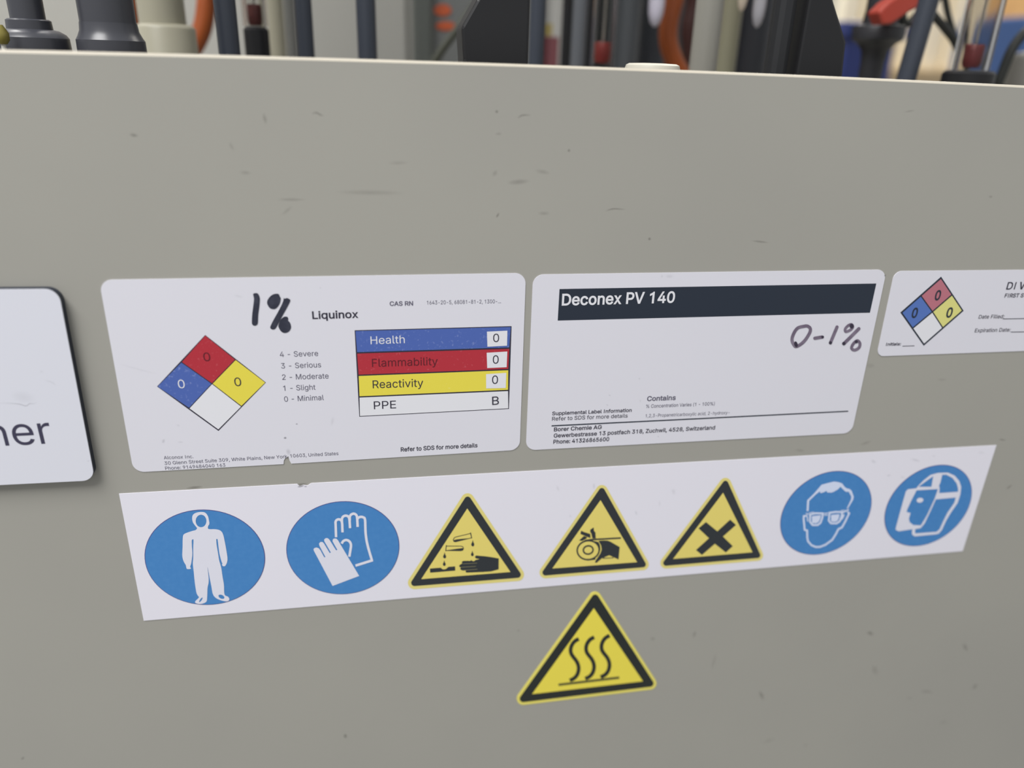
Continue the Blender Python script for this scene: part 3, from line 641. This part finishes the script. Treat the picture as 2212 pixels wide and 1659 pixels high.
# ================================================================== behind the panel
def bx(x, depth, py=None):          # world point at photo column x on the panel's edge line, at the given depth behind the panel
    return back((x, edge_px(x) if py is None else py), depth)
def mpp(x, depth):                  # metres per photo pixel there
    return proj(bx(x, depth))[1] / FPX
def zrow(x, py, depth): return float(back((x, py), depth)[2])
pvc = mat('dark_grey_pvc', (62, 63, 69), 0.32, 0.5)
pvcb = mat('blue_grey_pvc', (54, 59, 69), 0.4, 0.45)
pvcl = mat('mid_grey_pvc', (92, 95, 100), 0.4, 0.45)
natural = mat('natural_plastic', (160, 156, 138), 0.4, 0.45)
blackp = mat('black_plastic', (30, 30, 32), 0.42, 0.35)
rubber = mat('black_rubber', (40, 42, 40), 0.55, 0.35)
orange = mat('orange_hose', (146, 72, 30), 0.4, 0.45)
TOP = ZT + 0.42

def straight_pipe(name, label, cat, x0, x1, depth, m, top=TOP, base=DECK, group=None, parts=True):
    cx = (x0 + x1) / 2; p = bx(cx, depth); r_ = (x1 - x0) / 2 * mpp(cx, depth)
    t = thing(name, label, cat, (p[0], p[1], base), group)
    lathe('pipe_run', p, [(r_, base + 0.012), (r_, top)], m, t)
    lathe('base_flange', p, [(r_ * 1.5, base), (r_ * 1.5, base + 0.01), (r_ * 1.4, base + 0.012)], m, t)
    return t

# --- two union fittings close behind the panel
def union(label, xc, rows, depth):
    """rows: (photo row, width) from the nut at the edge upward"""
    p = bx(xc, depth); k = mpp(xc, depth)
    t = thing('union_fitting', label, 'pipe fitting', (p[0], p[1], DECK), 'grey union fittings behind the panel')
    nut = [(w / 2 * k, zrow(xc, y, depth)) for y, w in rows['nut']]
    lathe('union_nut', p, [(nut[0][0] * .96, nut[0][1] - 0.035), (nut[0][0], nut[0][1] - 0.033)] + nut, pvc, t, n=48, smooth=28)
    # ribs that give the nut its grip
    col = [(w / 2 * k, zrow(xc, y, depth)) for y, w in rows['collar']]
    if col: lathe('collar', p, col, pvc, t, n=48, smooth=28)
    pr = rows['pipe'] / 2 * k
    lathe('pipe_run', p, [(pr, nut[-1][1] - 0.004), (pr, TOP)], pvc, t)
    lathe('socket', p, [(nut[0][0] * .8, DECK), (nut[0][0] * .8, nut[0][1] - 0.0345)], pvc, t)
    return t
union('dark grey union nut and pipe at the left end, nut wider than its neighbour', 74, {'nut': [(107, 146), (82, 144), (74, 134), (66, 110), (63, 84)], 'collar': [(64, 88), (45, 86), (42, 78)], 'pipe': 67}, 0.09)
union('dark grey tapering union fitting second from the left end', 244, {'nut': [(112, 136), (88, 135), (80, 126), (68, 116), (50, 112)], 'collar': [], 'pipe': 110}, 0.09)

# --- natural-coloured socket
p = bx(365, 0.20); k = mpp(365, 0.20)
t = thing('pipe_socket', 'pale beige pipe socket between two orange hose loops', 'pipe fitting', (p[0], p[1], DECK))
lathe('socket_body', p, [(60 * k, DECK), (60 * k, zrow(365, 62, .2)), (57 * k, zrow(365, 57, .2)), (50 * k, zrow(365, 53, .2))], natural, t)
lathe('pipe_run', (p[0] - 0.001, p[1]), [(47 * k, zrow(365, 60, .2)), (47 * k, TOP)], natural, t)

# --- orange hose hanging in a loop behind the fittings
def reach(P):                       # carry both ends on to the rack above or the deck below
    up = lambda q: np.array([q[0], q[1], TOP]); dn = lambda q: np.array([q[0], q[1], DECK + 0.006])
    return [up(P[0])] + P + [up(P[-1]) if P[-1][2] > ZT else dn(P[-1])]
def hose(name, label, pts, depth, w, m, cat='hose', ext=None):
    P = [back(q, depth) for q in pts]; k = mpp(pts[0][0], depth); P = reach(P)
    t = thing(name, label, cat, tuple(P[len(P) // 2]))
    tube('hose_body', P, w / 2 * k, m, t)
    for e in (P[0], P[-1]):
        lathe('end_sleeve', (e[0], e[1]), [(w * .62 * k, e[2] - 0.004), (w * .62 * k, e[2] + 0.025)], rubber, t, n=24)
    return t
hose('orange_hose', 'orange hose hanging in a U loop behind the pale beige socket', [(270, -160), (276, -20), (287, 70), (330, 135), (395, 125), (432, 75), (446, 0), (450, -160)], 0.32, 40, orange)
hose('orange_hose', 'orange hose bowed outward beside the thick grey pipe on the right', [(1510, -180), (1472, -60), (1457, 0), (1445, 50), (1444, 92), (1456, 132), (1476, 175), (1490, 240)], 0.27, 40, orange)
hose('red_brown_hose', 'dark red-brown hose inside the bend of the right orange hose', [(1510, -160), (1503, 0), (1492, 60), (1494, 110), (1500, 240)], 0.34, 40, mat('maroon_hose', (66, 34, 30), 0.5), ext=1)

# --- straight pipes
straight_pipe('grey_pipe', 'blue-grey pipe just right of the left orange hose', 'pipe', 474, 519, 0.13, pvcb)
straight_pipe('grey_pipe', 'blue-grey pipe beside the narrow grey channel', 'pipe', 645, 680, 0.18, pvcb)
straight_pipe('grey_pipe', 'blue-grey pipe standing alone in front of the pale cabinet', 'pipe', 774, 815, 0.18, pvcb)
straight_pipe('beige_pipe', 'pale beige pipe right of the left flow meter', 'pipe', 585, 620, 0.30, natural)
straight_pipe('grey_channel', 'narrow mid-grey pipe between a beige and a blue-grey pipe', 'pipe', 622, 644, 0.24, mat('channel_grey', (120, 120, 116), 0.5))
straight_pipe('grey_pipe', 'dark grey pipe right beside the left black enclosure', 'pipe', 1141, 1174, 0.16, pvcb)
straight_pipe('grey_pipe', 'mid-grey pipe between two black pipes near the middle', 'pipe', 1231, 1262, 0.26, pvcl)
straight_pipe('black_pipe', 'thin black pipe left of the mid-grey pipe', 'pipe', 1209, 1229, 0.32, blackp, group=None)
straight_pipe('black_pipe', 'thin black pipe left of the middle flow meter', 'pipe', 1263, 1276, 0.32, blackp)
straight_pipe('grey_pipe', 'wide slate-grey pipe right of the middle flow meter', 'pipe', 1322, 1374, 0.36, mat('slate_pvc', (82, 86, 90), 0.45))
straight_pipe('grey_pipe', 'dark slate pipe behind the left white pointed nozzle', 'pipe', 1374, 1440, 0.40, mat('dark_slate_pvc', (58, 61, 68), 0.45))
straight_pipe('dark_pipe', 'dark slate pipe right of the thick grey-beige pipe', 'pipe', 1588, 1652, 0.30, mat('charcoal_pvc', (46, 48, 54), 0.45))
t = straight_pipe('thick_pipe', 'thick grey-beige pipe right of the right orange hose', 'pipe', 1488, 1546, 0.15, mat('grey_beige_pvc', (134, 132, 124), 0.4))
straight_pipe('olive_pipe', 'olive-beige pipe touching the thick grey-beige pipe', 'pipe', 1540, 1586, 0.24, mat('olive_pvc', (128, 125, 104), 0.45))

# --- flow meters: clear tube, red float, black base
def meter(label, cx, x_tube, y_red, w_red, base, depth, red):
    p = bx(cx, depth); k = mpp(cx, depth)
    t = thing('flow_meter', label, 'flow meter', (p[0], p[1], DECK), 'flow meters behind the panel')
    zb = zrow(cx, base[0], depth); r_ = x_tube / 2 * k
    lathe('meter_base', p, [(base[1] / 2 * k, DECK), (base[1] / 2 * k, zb - 0.0015), (base[1] / 2 * k - 0.0015, zb)], blackp, t)
    n = 36; ri = r_ * 0.8
    V, F = [], []
    for rr, zz in ((r_, zb + 0.0002), (r_, TOP), (ri, TOP), (ri, zb + 0.0002)):
        V += [(p[0] + rr * math.cos(2 * math.pi * i / n), p[1] + rr * math.sin(2 * math.pi * i / n), zz) for i in range(n)]
    for a in range(4):
        b = (a + 1) % 4
        for i in range(n): j = (i + 1) % n; F.append([a * n + i, a * n + j, b * n + j, b * n + i])
    obj('clear_tube', V, F, glass_mat(), t, smooth=40)
    z0, z1 = zrow(cx, y_red[1], depth), zrow(cx, y_red[0], depth); w = min(w_red / 2 * k, ri * 0.97)
    lathe('red_float', p, [(w * .8, z0), (w, z0 + (z1 - z0) * .2), (w, z1 - 0.001), (w * .9, z1)], red, t)
    lathe('guide_rod', p, [(w * .14, z1), (w * .14, TOP)], mat('rod_grey', (140, 136, 130), 0.4), t, n=12)
    return t
fred_ = mat('float_red', (142, 48, 44), 0.45)
meter('flow meter with red float high above its black base, left of the beige pipe', 558, 50, (10, 56), 30, (58, 52), 0.20, mat('float_maroon', (92, 40, 38), 0.45))
meter('flow meter near the middle with its bright red float just above the panel', 1299, 48, (91, 136), 36, (143, 50), 0.22, fred_)
meter('flow meter at the right end with maroon float and broad black base', 2088, 74, (95, 146), 38, (152, 104), 0.12, mat('float_dark_red', (112, 44, 46), 0.45))

# --- the cabinet and boards at the back of the tank
def back_box(name, label, cat, x0, x1, y0, y1, depth, th, m, base=DECK, w=0.004):
    a, b = bx(x0, depth), bx(x1, depth); t = thing(name, label, cat, ((a[0] + b[0]) / 2, depth + th / 2, base))
    zt = TOP + 0.1 if y0 is None else zrow((x0 + x1) / 2, y0, depth)
    box('housing', a[0], b[0], depth, depth + th, base, zt, m, t, w)
    return t, a[0], b[0], zt
cab, ca, cb, cz = back_box('control_cabinet', 'wide light grey cabinet behind the left half of the pipes', 'cabinet', -330, 907, None, None, 0.52, 0.2, mat('cabinet_grey', (168, 167, 161), 0.5))
box('door', ca + 0.012, cb - 0.012, 0.514, 0.5195, DECK + 0.02, TOP + 0.085, mat('cabinet_grey', 0), cab, 0.002)
box('door_handle', cb - 0.06, cb - 0.045, 0.502, 0.5135, TOP - 0.06, TOP + 0.02, blackp, cab, 0.003)
mg, ma, mb, mz = back_box('grey_enclosure', 'mid-grey enclosure with an orange sticker behind the left black enclosure', 'enclosure', 936, 1150, None, None, 0.36, 0.12, mat('enclosure_grey', (118, 120, 119), 0.5))
box('corner_post', ma - 0.0155, ma - 0.0005, 0.352, 0.362, DECK, TOP + 0.1, mat('post_grey', (92, 96, 92), 0.5), mg, 0.003)
os_ = thing('orange_sticker', 'small orange sticker of two rounded blobs on the mid-grey enclosure', 'sticker', tuple(back((962, 36), 0.36)))
om = mat('sticker_orange', (196, 92, 52), 0.5)
def flat_at(name, loops, depth, m, parent, t=0.0006):
    VV, FF = [], []
    for l in loops:
        V, F = fill([[(q[0], -q[1]) for q in l]]); P = back(np.array([(v[0], -v[1]) for v in V]), depth); k = len(VV); n = len(P)
        VV += [(q[0], depth - t, q[2]) for q in P] + [(q[0], depth, q[2]) for q in P]; FF += [[i + k for i in f] for f in F]
        Q = back(np.array(l, float), depth); k = len(VV); n = len(l)
        VV += [(q[0], depth - t, q[2]) for q in Q] + [(q[0], depth, q[2]) for q in Q]
        FF += [[k + i, k + (i + 1) % n, k + n + (i + 1) % n, k + n + i] for i in range(n)]
    return obj(name, VV, FF, m, parent)
flat_at('upper_mark', [ell(956, 22, 19, 13)], 0.3598, om, os_)
flat_at('lower_mark', [ell(962, 56, 21, 10)], 0.3598, om, os_)
# dark board behind the middle pipes
back_box('dark_cabinet', 'dark grey cabinet behind the pipes in the middle', 'cabinet', 1150, 1700, None, None, 0.56, 0.15, mat('dark_cabinet_paint', (58, 61, 64), 0.5))

# --- black enclosures with chamfered top corners, close behind the panel
def chamfer_box(label, outline, d0, d1, lip):
    P = [back(q, d0) for q in outline]
    xs = [q[0] for q in P]; zs = [q[2] for q in P]; n = len(P)
    t = thing('black_enclosure', label, 'enclosure', ((min(xs) + max(xs)) / 2, (d0 + d1) / 2, DECK), 'black chamfered enclosures behind the panel')
    V = [(q[0], d0, q[2]) for q in P] + [(q[0], d1, q[2]) for q in P]
    F = [list(range(n)), list(range(n, 2 * n))[::-1]] + [[i, (i + 1) % n, n + (i + 1) % n, n + i] for i in range(n)]
    bev('housing', V, F, blackp, t, 0.0012)
    return t
def foot(x, depth): # point on the deck below photo column x
    q = bx(x, depth); return proj((q[0], depth, DECK))[0]
def ext(x, depth, z):
    q = bx(x, depth); return tuple(proj((q[0], depth, z))[0])
ZH = ZT + 0.16
t = chamfer_box('black enclosure left of the middle with its upper left corner cut off', [ext(1002, .055, DECK + 0.0005), (1001, 128), (997, 58), (1031, -2), (1085, -100), ext(1141, .055, ZH), ext(1141, .055, DECK + 0.0005)], 0.055, 0.078, 0)
t = chamfer_box('black enclosure on the right with its upper right corner cut off', [ext(1712, .055, DECK + 0.0005), (1761, -80), (1776, -80), (1801, 0), (1829, 90), (1821, 165), ext(1821, .055, DECK + 0.0005)], 0.055, 0.070, 0)
box('edge_rail', bx(1662, .057)[0], bx(1712, .055)[0] - 0.0008, 0.057, 0.066, DECK + 0.001, ZH - 0.002, mat('rail_black', (28, 29, 32), 0.5), t, 0.003)

# --- flange cap right behind the panel
p = bx(1409, 0.045); k = mpp(1409, 0.045)
t = thing('flange_cap', 'low pale beige round cap peeking over the panel edge', 'cap', (p[0], p[1], DECK))
zc = zrow(1409, 137.5, .045); zs_ = zrow(1409, 150, .045)
lathe('cap_top', p, [(59 * k, zs_ - 0.012), (59.5 * k, zs_), (57 * k, zc - 0.0006), (50 * k, zc), (20 * k, zc + 0.0002)], mat('cap_beige', (198, 194, 180), 0.4), t, n=64)
lathe('cap_stem', p, [(40 * k, DECK), (40 * k, zs_ - 0.012)], natural, t)

# --- white pointed nozzles hanging from above
def nozzle(label, cx, tip, w, depth, m):
    p = back((cx, tip), depth); k = mpp(cx, depth); z1 = p[2]
    t = thing('nozzle', label, 'nozzle', (p[0], p[1], z1), 'pointed nozzles hanging between the pipes')
    lathe('tip', p, [(0.6 * k * w * .15, z1), (w * .32 * k, z1 + 8 * k), (w * .46 * k, z1 + 24 * k), (w * .5 * k, z1 + 40 * k), (w * .5 * k, TOP - 0.05)], m, t, n=24)
    lathe('feed_pipe', p, [(w * .3 * k, TOP - 0.0495), (w * .3 * k, TOP + 0.1)], pvcb, t, n=20)
nozzle('white pointed nozzle left of the right orange hose', 1414, 58, 34, 0.24, mat('nozzle_white', (190, 186, 200), 0.5))
nozzle('small cream pointed nozzle right of the olive pipe', 1601, 25, 22, 0.2, mat('nozzle_cream', (205, 190, 172), 0.5))
nozzle('grey-white pointed nozzle beside the right black enclosure', 1634, 60, 26, 0.2, mat('nozzle_grey', (168, 166, 172), 0.5))

# --- bottle between the left enclosure and the black pipes
p = bx(1191, 0.40); k = mpp(1191, 0.40)
t = thing('white_bottle', 'white bottle with a yellow and maroon lower band between dark pipes', 'bottle', (p[0], p[1], DECK))
zz = [zrow(1191, y, .4) for y in (145, 80, 52)]
lathe('bottle_body', p, [(24 * k, DECK), (24 * k, TOP - 0.2), (10 * k, TOP - 0.16)], mat('bottle_white', (204, 203, 198), 0.4), t)
def arc_patch(name, c, r_, z0, z1, a0, a1, m, parent, n=14):
    V = []
    for rr in (r_, r_ - 0.0004):
        for zq in (z0, z1): V += [(c[0] + rr * math.cos(math.radians(a0 + (a1 - a0) * i / n)), c[1] + rr * math.sin(math.radians(a0 + (a1 - a0) * i / n)), zq) for i in range(n + 1)]
    N = n + 1; F = []
    for i in range(n): F += [[i, i + 1, N + i + 1, N + i], [2 * N + i, 3 * N + i, 3 * N + i + 1, 2 * N + i + 1], [i, 2 * N + i, 2 * N + i + 1, i + 1], [N + i, N + i + 1, 3 * N + i + 1, 3 * N + i]]
    F += [[0, N, 3 * N, 2 * N], [n, 2 * N + n, 3 * N + n, N + n]]
    return obj(name, V, F, m, parent, smooth=40)
arc_patch('maroon_band', p, 24.6 * k, zz[0] - 0.03, zz[1], 170, 290, mat('band_maroon', (140, 84, 90), 0.5), t)
arc_patch('yellow_band', p, 24.6 * k, zz[1] + 0.0005, zz[2], 170, 255, mat('band_yellow', (192, 174, 112), 0.5), t)
lathe('cap', p, [(11 * k, TOP - 0.16), (11 * k, TOP - 0.13)], blackp, t)

# --- cables
def cable(label, pts, depths, w, m=rubber):
    P = reach([back(q, d) for q, d in zip(pts, depths)]); k = mpp(pts[0][0], depths[0])
    o = tube('cable', P, w / 2 * k, m); o['label'] = label; o['category'] = 'cable'
    mw = o
    return o
cable('olive-black cable slanting in front of the mid-grey enclosure', [(1095, -110), (1035, -5), (990, 60), (935, 140), (900, 240)], [0.3] * 5, 17, mat('olive_rubber', (66, 68, 56), 0.5))
cable('thick black cable slanting down right to the right flow meter', [(1960, -80), (2005, 15), (2040, 60), (2066, 98), (2090, 180), (2095, 300)], [0.2, .2, .2, .2, .2, .2], 17)
cable('thin black cable hanging beside the cream curtain', [(2022, -120), (2040, -10), (2050, 40), (2064, 90), (2082, 180), (2086, 300)], [0.24] * 6, 13)
cable('black cable arching at the far right end', [(2300, 20), (2225, 62), (2190, 100), (2168, 150), (2152, 200), (2140, 300)], [0.18] * 6, 20)

# --- valve with red lever, and slanted pipe
p = bx(1878, 0.2); k = mpp(1878, 0.2)
t = thing('ball_valve', 'black funnel-shaped valve with a red lever handle', 'valve', (p[0], p[1], DECK))
zz = lambda y: zrow(1885, y, .2)
vb = lambda w: w / 2 * k
lathe('valve_body', p, [(vb(46), DECK), (vb(48), zz(135)), (vb(54), zz(110)), (vb(78), zz(94)), (vb(102), zz(86)), (vb(106), zz(60)), (vb(102), zz(56)), (vb(72), zz(52)), (vb(66), zz(20)), (vb(66), TOP)], mat('valve_black', (44, 44, 48), 0.45), t)
hv = [back(q, 0.165) for q in [(1898, 26), (1920, 4), (1990, -40), (2026, -46), (2016, 0), (1965, 26), (1928, 52), (1908, 54)]]
n = len(hv); V = [tuple(q) for q in hv] + [(q[0], q[1] + 0.012, q[2]) for q in hv]
F = [list(range(n)), list(range(n, 2 * n))[::-1]] + [[i, (i + 1) % n, n + (i + 1) % n, n + i] for i in range(n)]
bev('lever_handle', V, F, mat('lever_red', (166, 62, 48), 0.45), t, 0.0014, label='red lever')
hp = back((1940, 12), 0.17)
tube('lever_stem', [(p[0], p[1], hp[2] - 0.002), (hp[0], hp[1] + 0.006, hp[2])], 0.005, blackp, t, sm=0)
a = back((1951, 300), 0.14); a0 = back((1957, 172), .14); b = back((2003, 12), 0.14); dirv = b - a0
base = a0 + dirv * ((DECK - a0[2]) / dirv[2]); top = a0 + dirv * ((TOP - a0[2]) / dirv[2])
t = thing('slanted_pipe', 'dark blue-grey pipe leaning right beside the red lever', 'pipe', tuple(base))
tube('pipe_run', [tuple(base + dirv * (0.006 / dirv[2])), tuple(top)], 20 * mpp(1960, .14), pvcb, t, n=32, sm=0)
lathe('base_flange', base, [(0.011, DECK), (0.011, DECK + 0.008), (0.009, DECK + 0.01)], pvcb, t)

# --- right-hand background: blue bins, cream curtain, wooden crate
def stand_box(name, label, cat, x0, x1, ytop, depth, th, m, part, base=0.0, ybot=None):
    a, b = bx(x0, depth), bx(x1, depth)
    zt = 1.75 if ytop is None else zrow((x0 + x1) / 2, ytop, depth)
    if name == 'blue_cabinet': zt = zrow(2190, ytop, 1.1)
    zb = base if ybot is None else zrow((x0 + x1) / 2, ybot, depth)
    t = thing(name, label, cat, ((a[0] + b[0]) / 2, depth + th / 2, zb))
    box(part, a[0], b[0], depth, depth + th, zb, zt, m, t, 0.006)
    return t, a[0], b[0], zb, zt
blue1 = mat('bin_blue', (26, 42, 104), 0.4); blue2 = mat('panel_blue', (44, 72, 118), 0.45)
t, x0, x1, zb, zt = stand_box('blue_bin', 'deep blue bin behind the black funnel-shaped valve', 'bin', 1815, 1922, 50, 0.86, 0.12, blue1, 'bin_body')
box('rim', x0 - 0.01, x1 + 0.01, 0.85, 0.99, zt - 0.02, zt + 0.002, blue1, t, 0.004)
XB = bx(2040, 1.2)[0]
t, x0, x1, zb, zt = stand_box('blue_cabinet', 'blue cabinet at the right end carrying the wooden crate', 'cabinet', proj((XB, 0.95, ZT))[0][0], 2620, 40, 0.95, 0.25, blue2, 'cabinet_body')
box('door', x0 + 0.01, x1 - 0.01, 0.944, 0.9495, 0.1, zt - 0.0065, blue2, t, 0.002)
wood = mat('crate_wood', (206, 162, 104), 0.6, noise=(30, (0.3, 0.8), (186, 140, 86)))
cx0, cx1 = bx(2112, 1.165)[0], bx(2600, .95)[0]
t = thing('wooden_crate', 'tan wooden crate standing on the blue cabinet', 'crate', ((cx0 + cx1) / 2, 1.06, zt))
for i in range(3): box('plank', cx0, cx1, 0.95, 0.965, zt + 0.0005 + i * 0.055, zt + 0.052 + i * 0.055, wood, t, 0.002)
box('crate_back', cx0, cx1, 1.15, 1.165, zt + 0.0005, zt + 0.16, wood, t, 0.002)
for x_ in (cx0, cx1 - 0.012): box('side_board', x_, x_ + 0.012, 0.9655, 1.1495, zt + 0.0005, zt + 0.16, wood, t, 0.002)
# cream strip curtain on a tan plinth
cream = mat('curtain_cream', (240, 230, 206), 0.6)
xa, xb = bx(1790, 1.5)[0], bx(2200, 1.5)[0]; zl = zrow(2000, 153, 1.5)
t = thing('storage_shelf', 'tan low cabinet carrying the cream panels in the right background', 'cabinet', ((xa + xb) / 2, 1.6, 0))
box('cabinet_body', xa, xb, 1.46, 1.8, 0, zl, mat('tan_paint', (178, 158, 124), 0.5), t, 0.004)
step = (xb - xa) / 9
for i in range(9):
    o = box('cream_panel', xa + i * step + 0.006, xa + (i + 1) * step - 0.006, 1.5, 1.53, zl + 0.0005, zl + 0.55, cream, None, 0.006)
    o['label'] = 'tall cream panel in the row standing on the tan cabinet'; o['category'] = 'panel'; o['group'] = 'cream panels in a row'
# grey drum at the bottom right
p = bx(2225, 0.3); k = mpp(2225, 0.3)
t = thing('grey_canister', 'grey canister behind the arching cable at the far right', 'canister', (p[0], p[1], DECK))
lathe('canister_body', p, [(52 * k, DECK), (52 * k, zrow(2225, 128, .3)), (44 * k, zrow(2225, 116, .3)), (20 * k, zrow(2225, 110, .3))], mat('canister_grey', (92, 90, 84), 0.5), t)
lathe('canister_cap', p, [(18 * k, zrow(2225, 110, .3)), (18 * k, zrow(2225, 98, .3))], blackp, t)
# small brass-coloured valve handle at the far left
p = back((4, 80), 0.07)
t = thing('valve_knob', 'olive-yellow knob with white tip at the extreme left end', 'valve knob', (p[0], p[1], DECK))
k = mpp(4, 0.07)
lathe('knob', p, [(8 * k, p[2] - 14 * k), (14 * k, p[2] - 6 * k), (15 * k, p[2] + 8 * k), (6 * k, p[2] + 24 * k)], mat('knob_olive', (128, 118, 54), 0.35), t, n=28)
lathe('stem', p, [(5 * k, DECK), (5 * k, p[2] - 14 * k)], mat('stem_white', (196, 194, 186), 0.5), t, n=20)
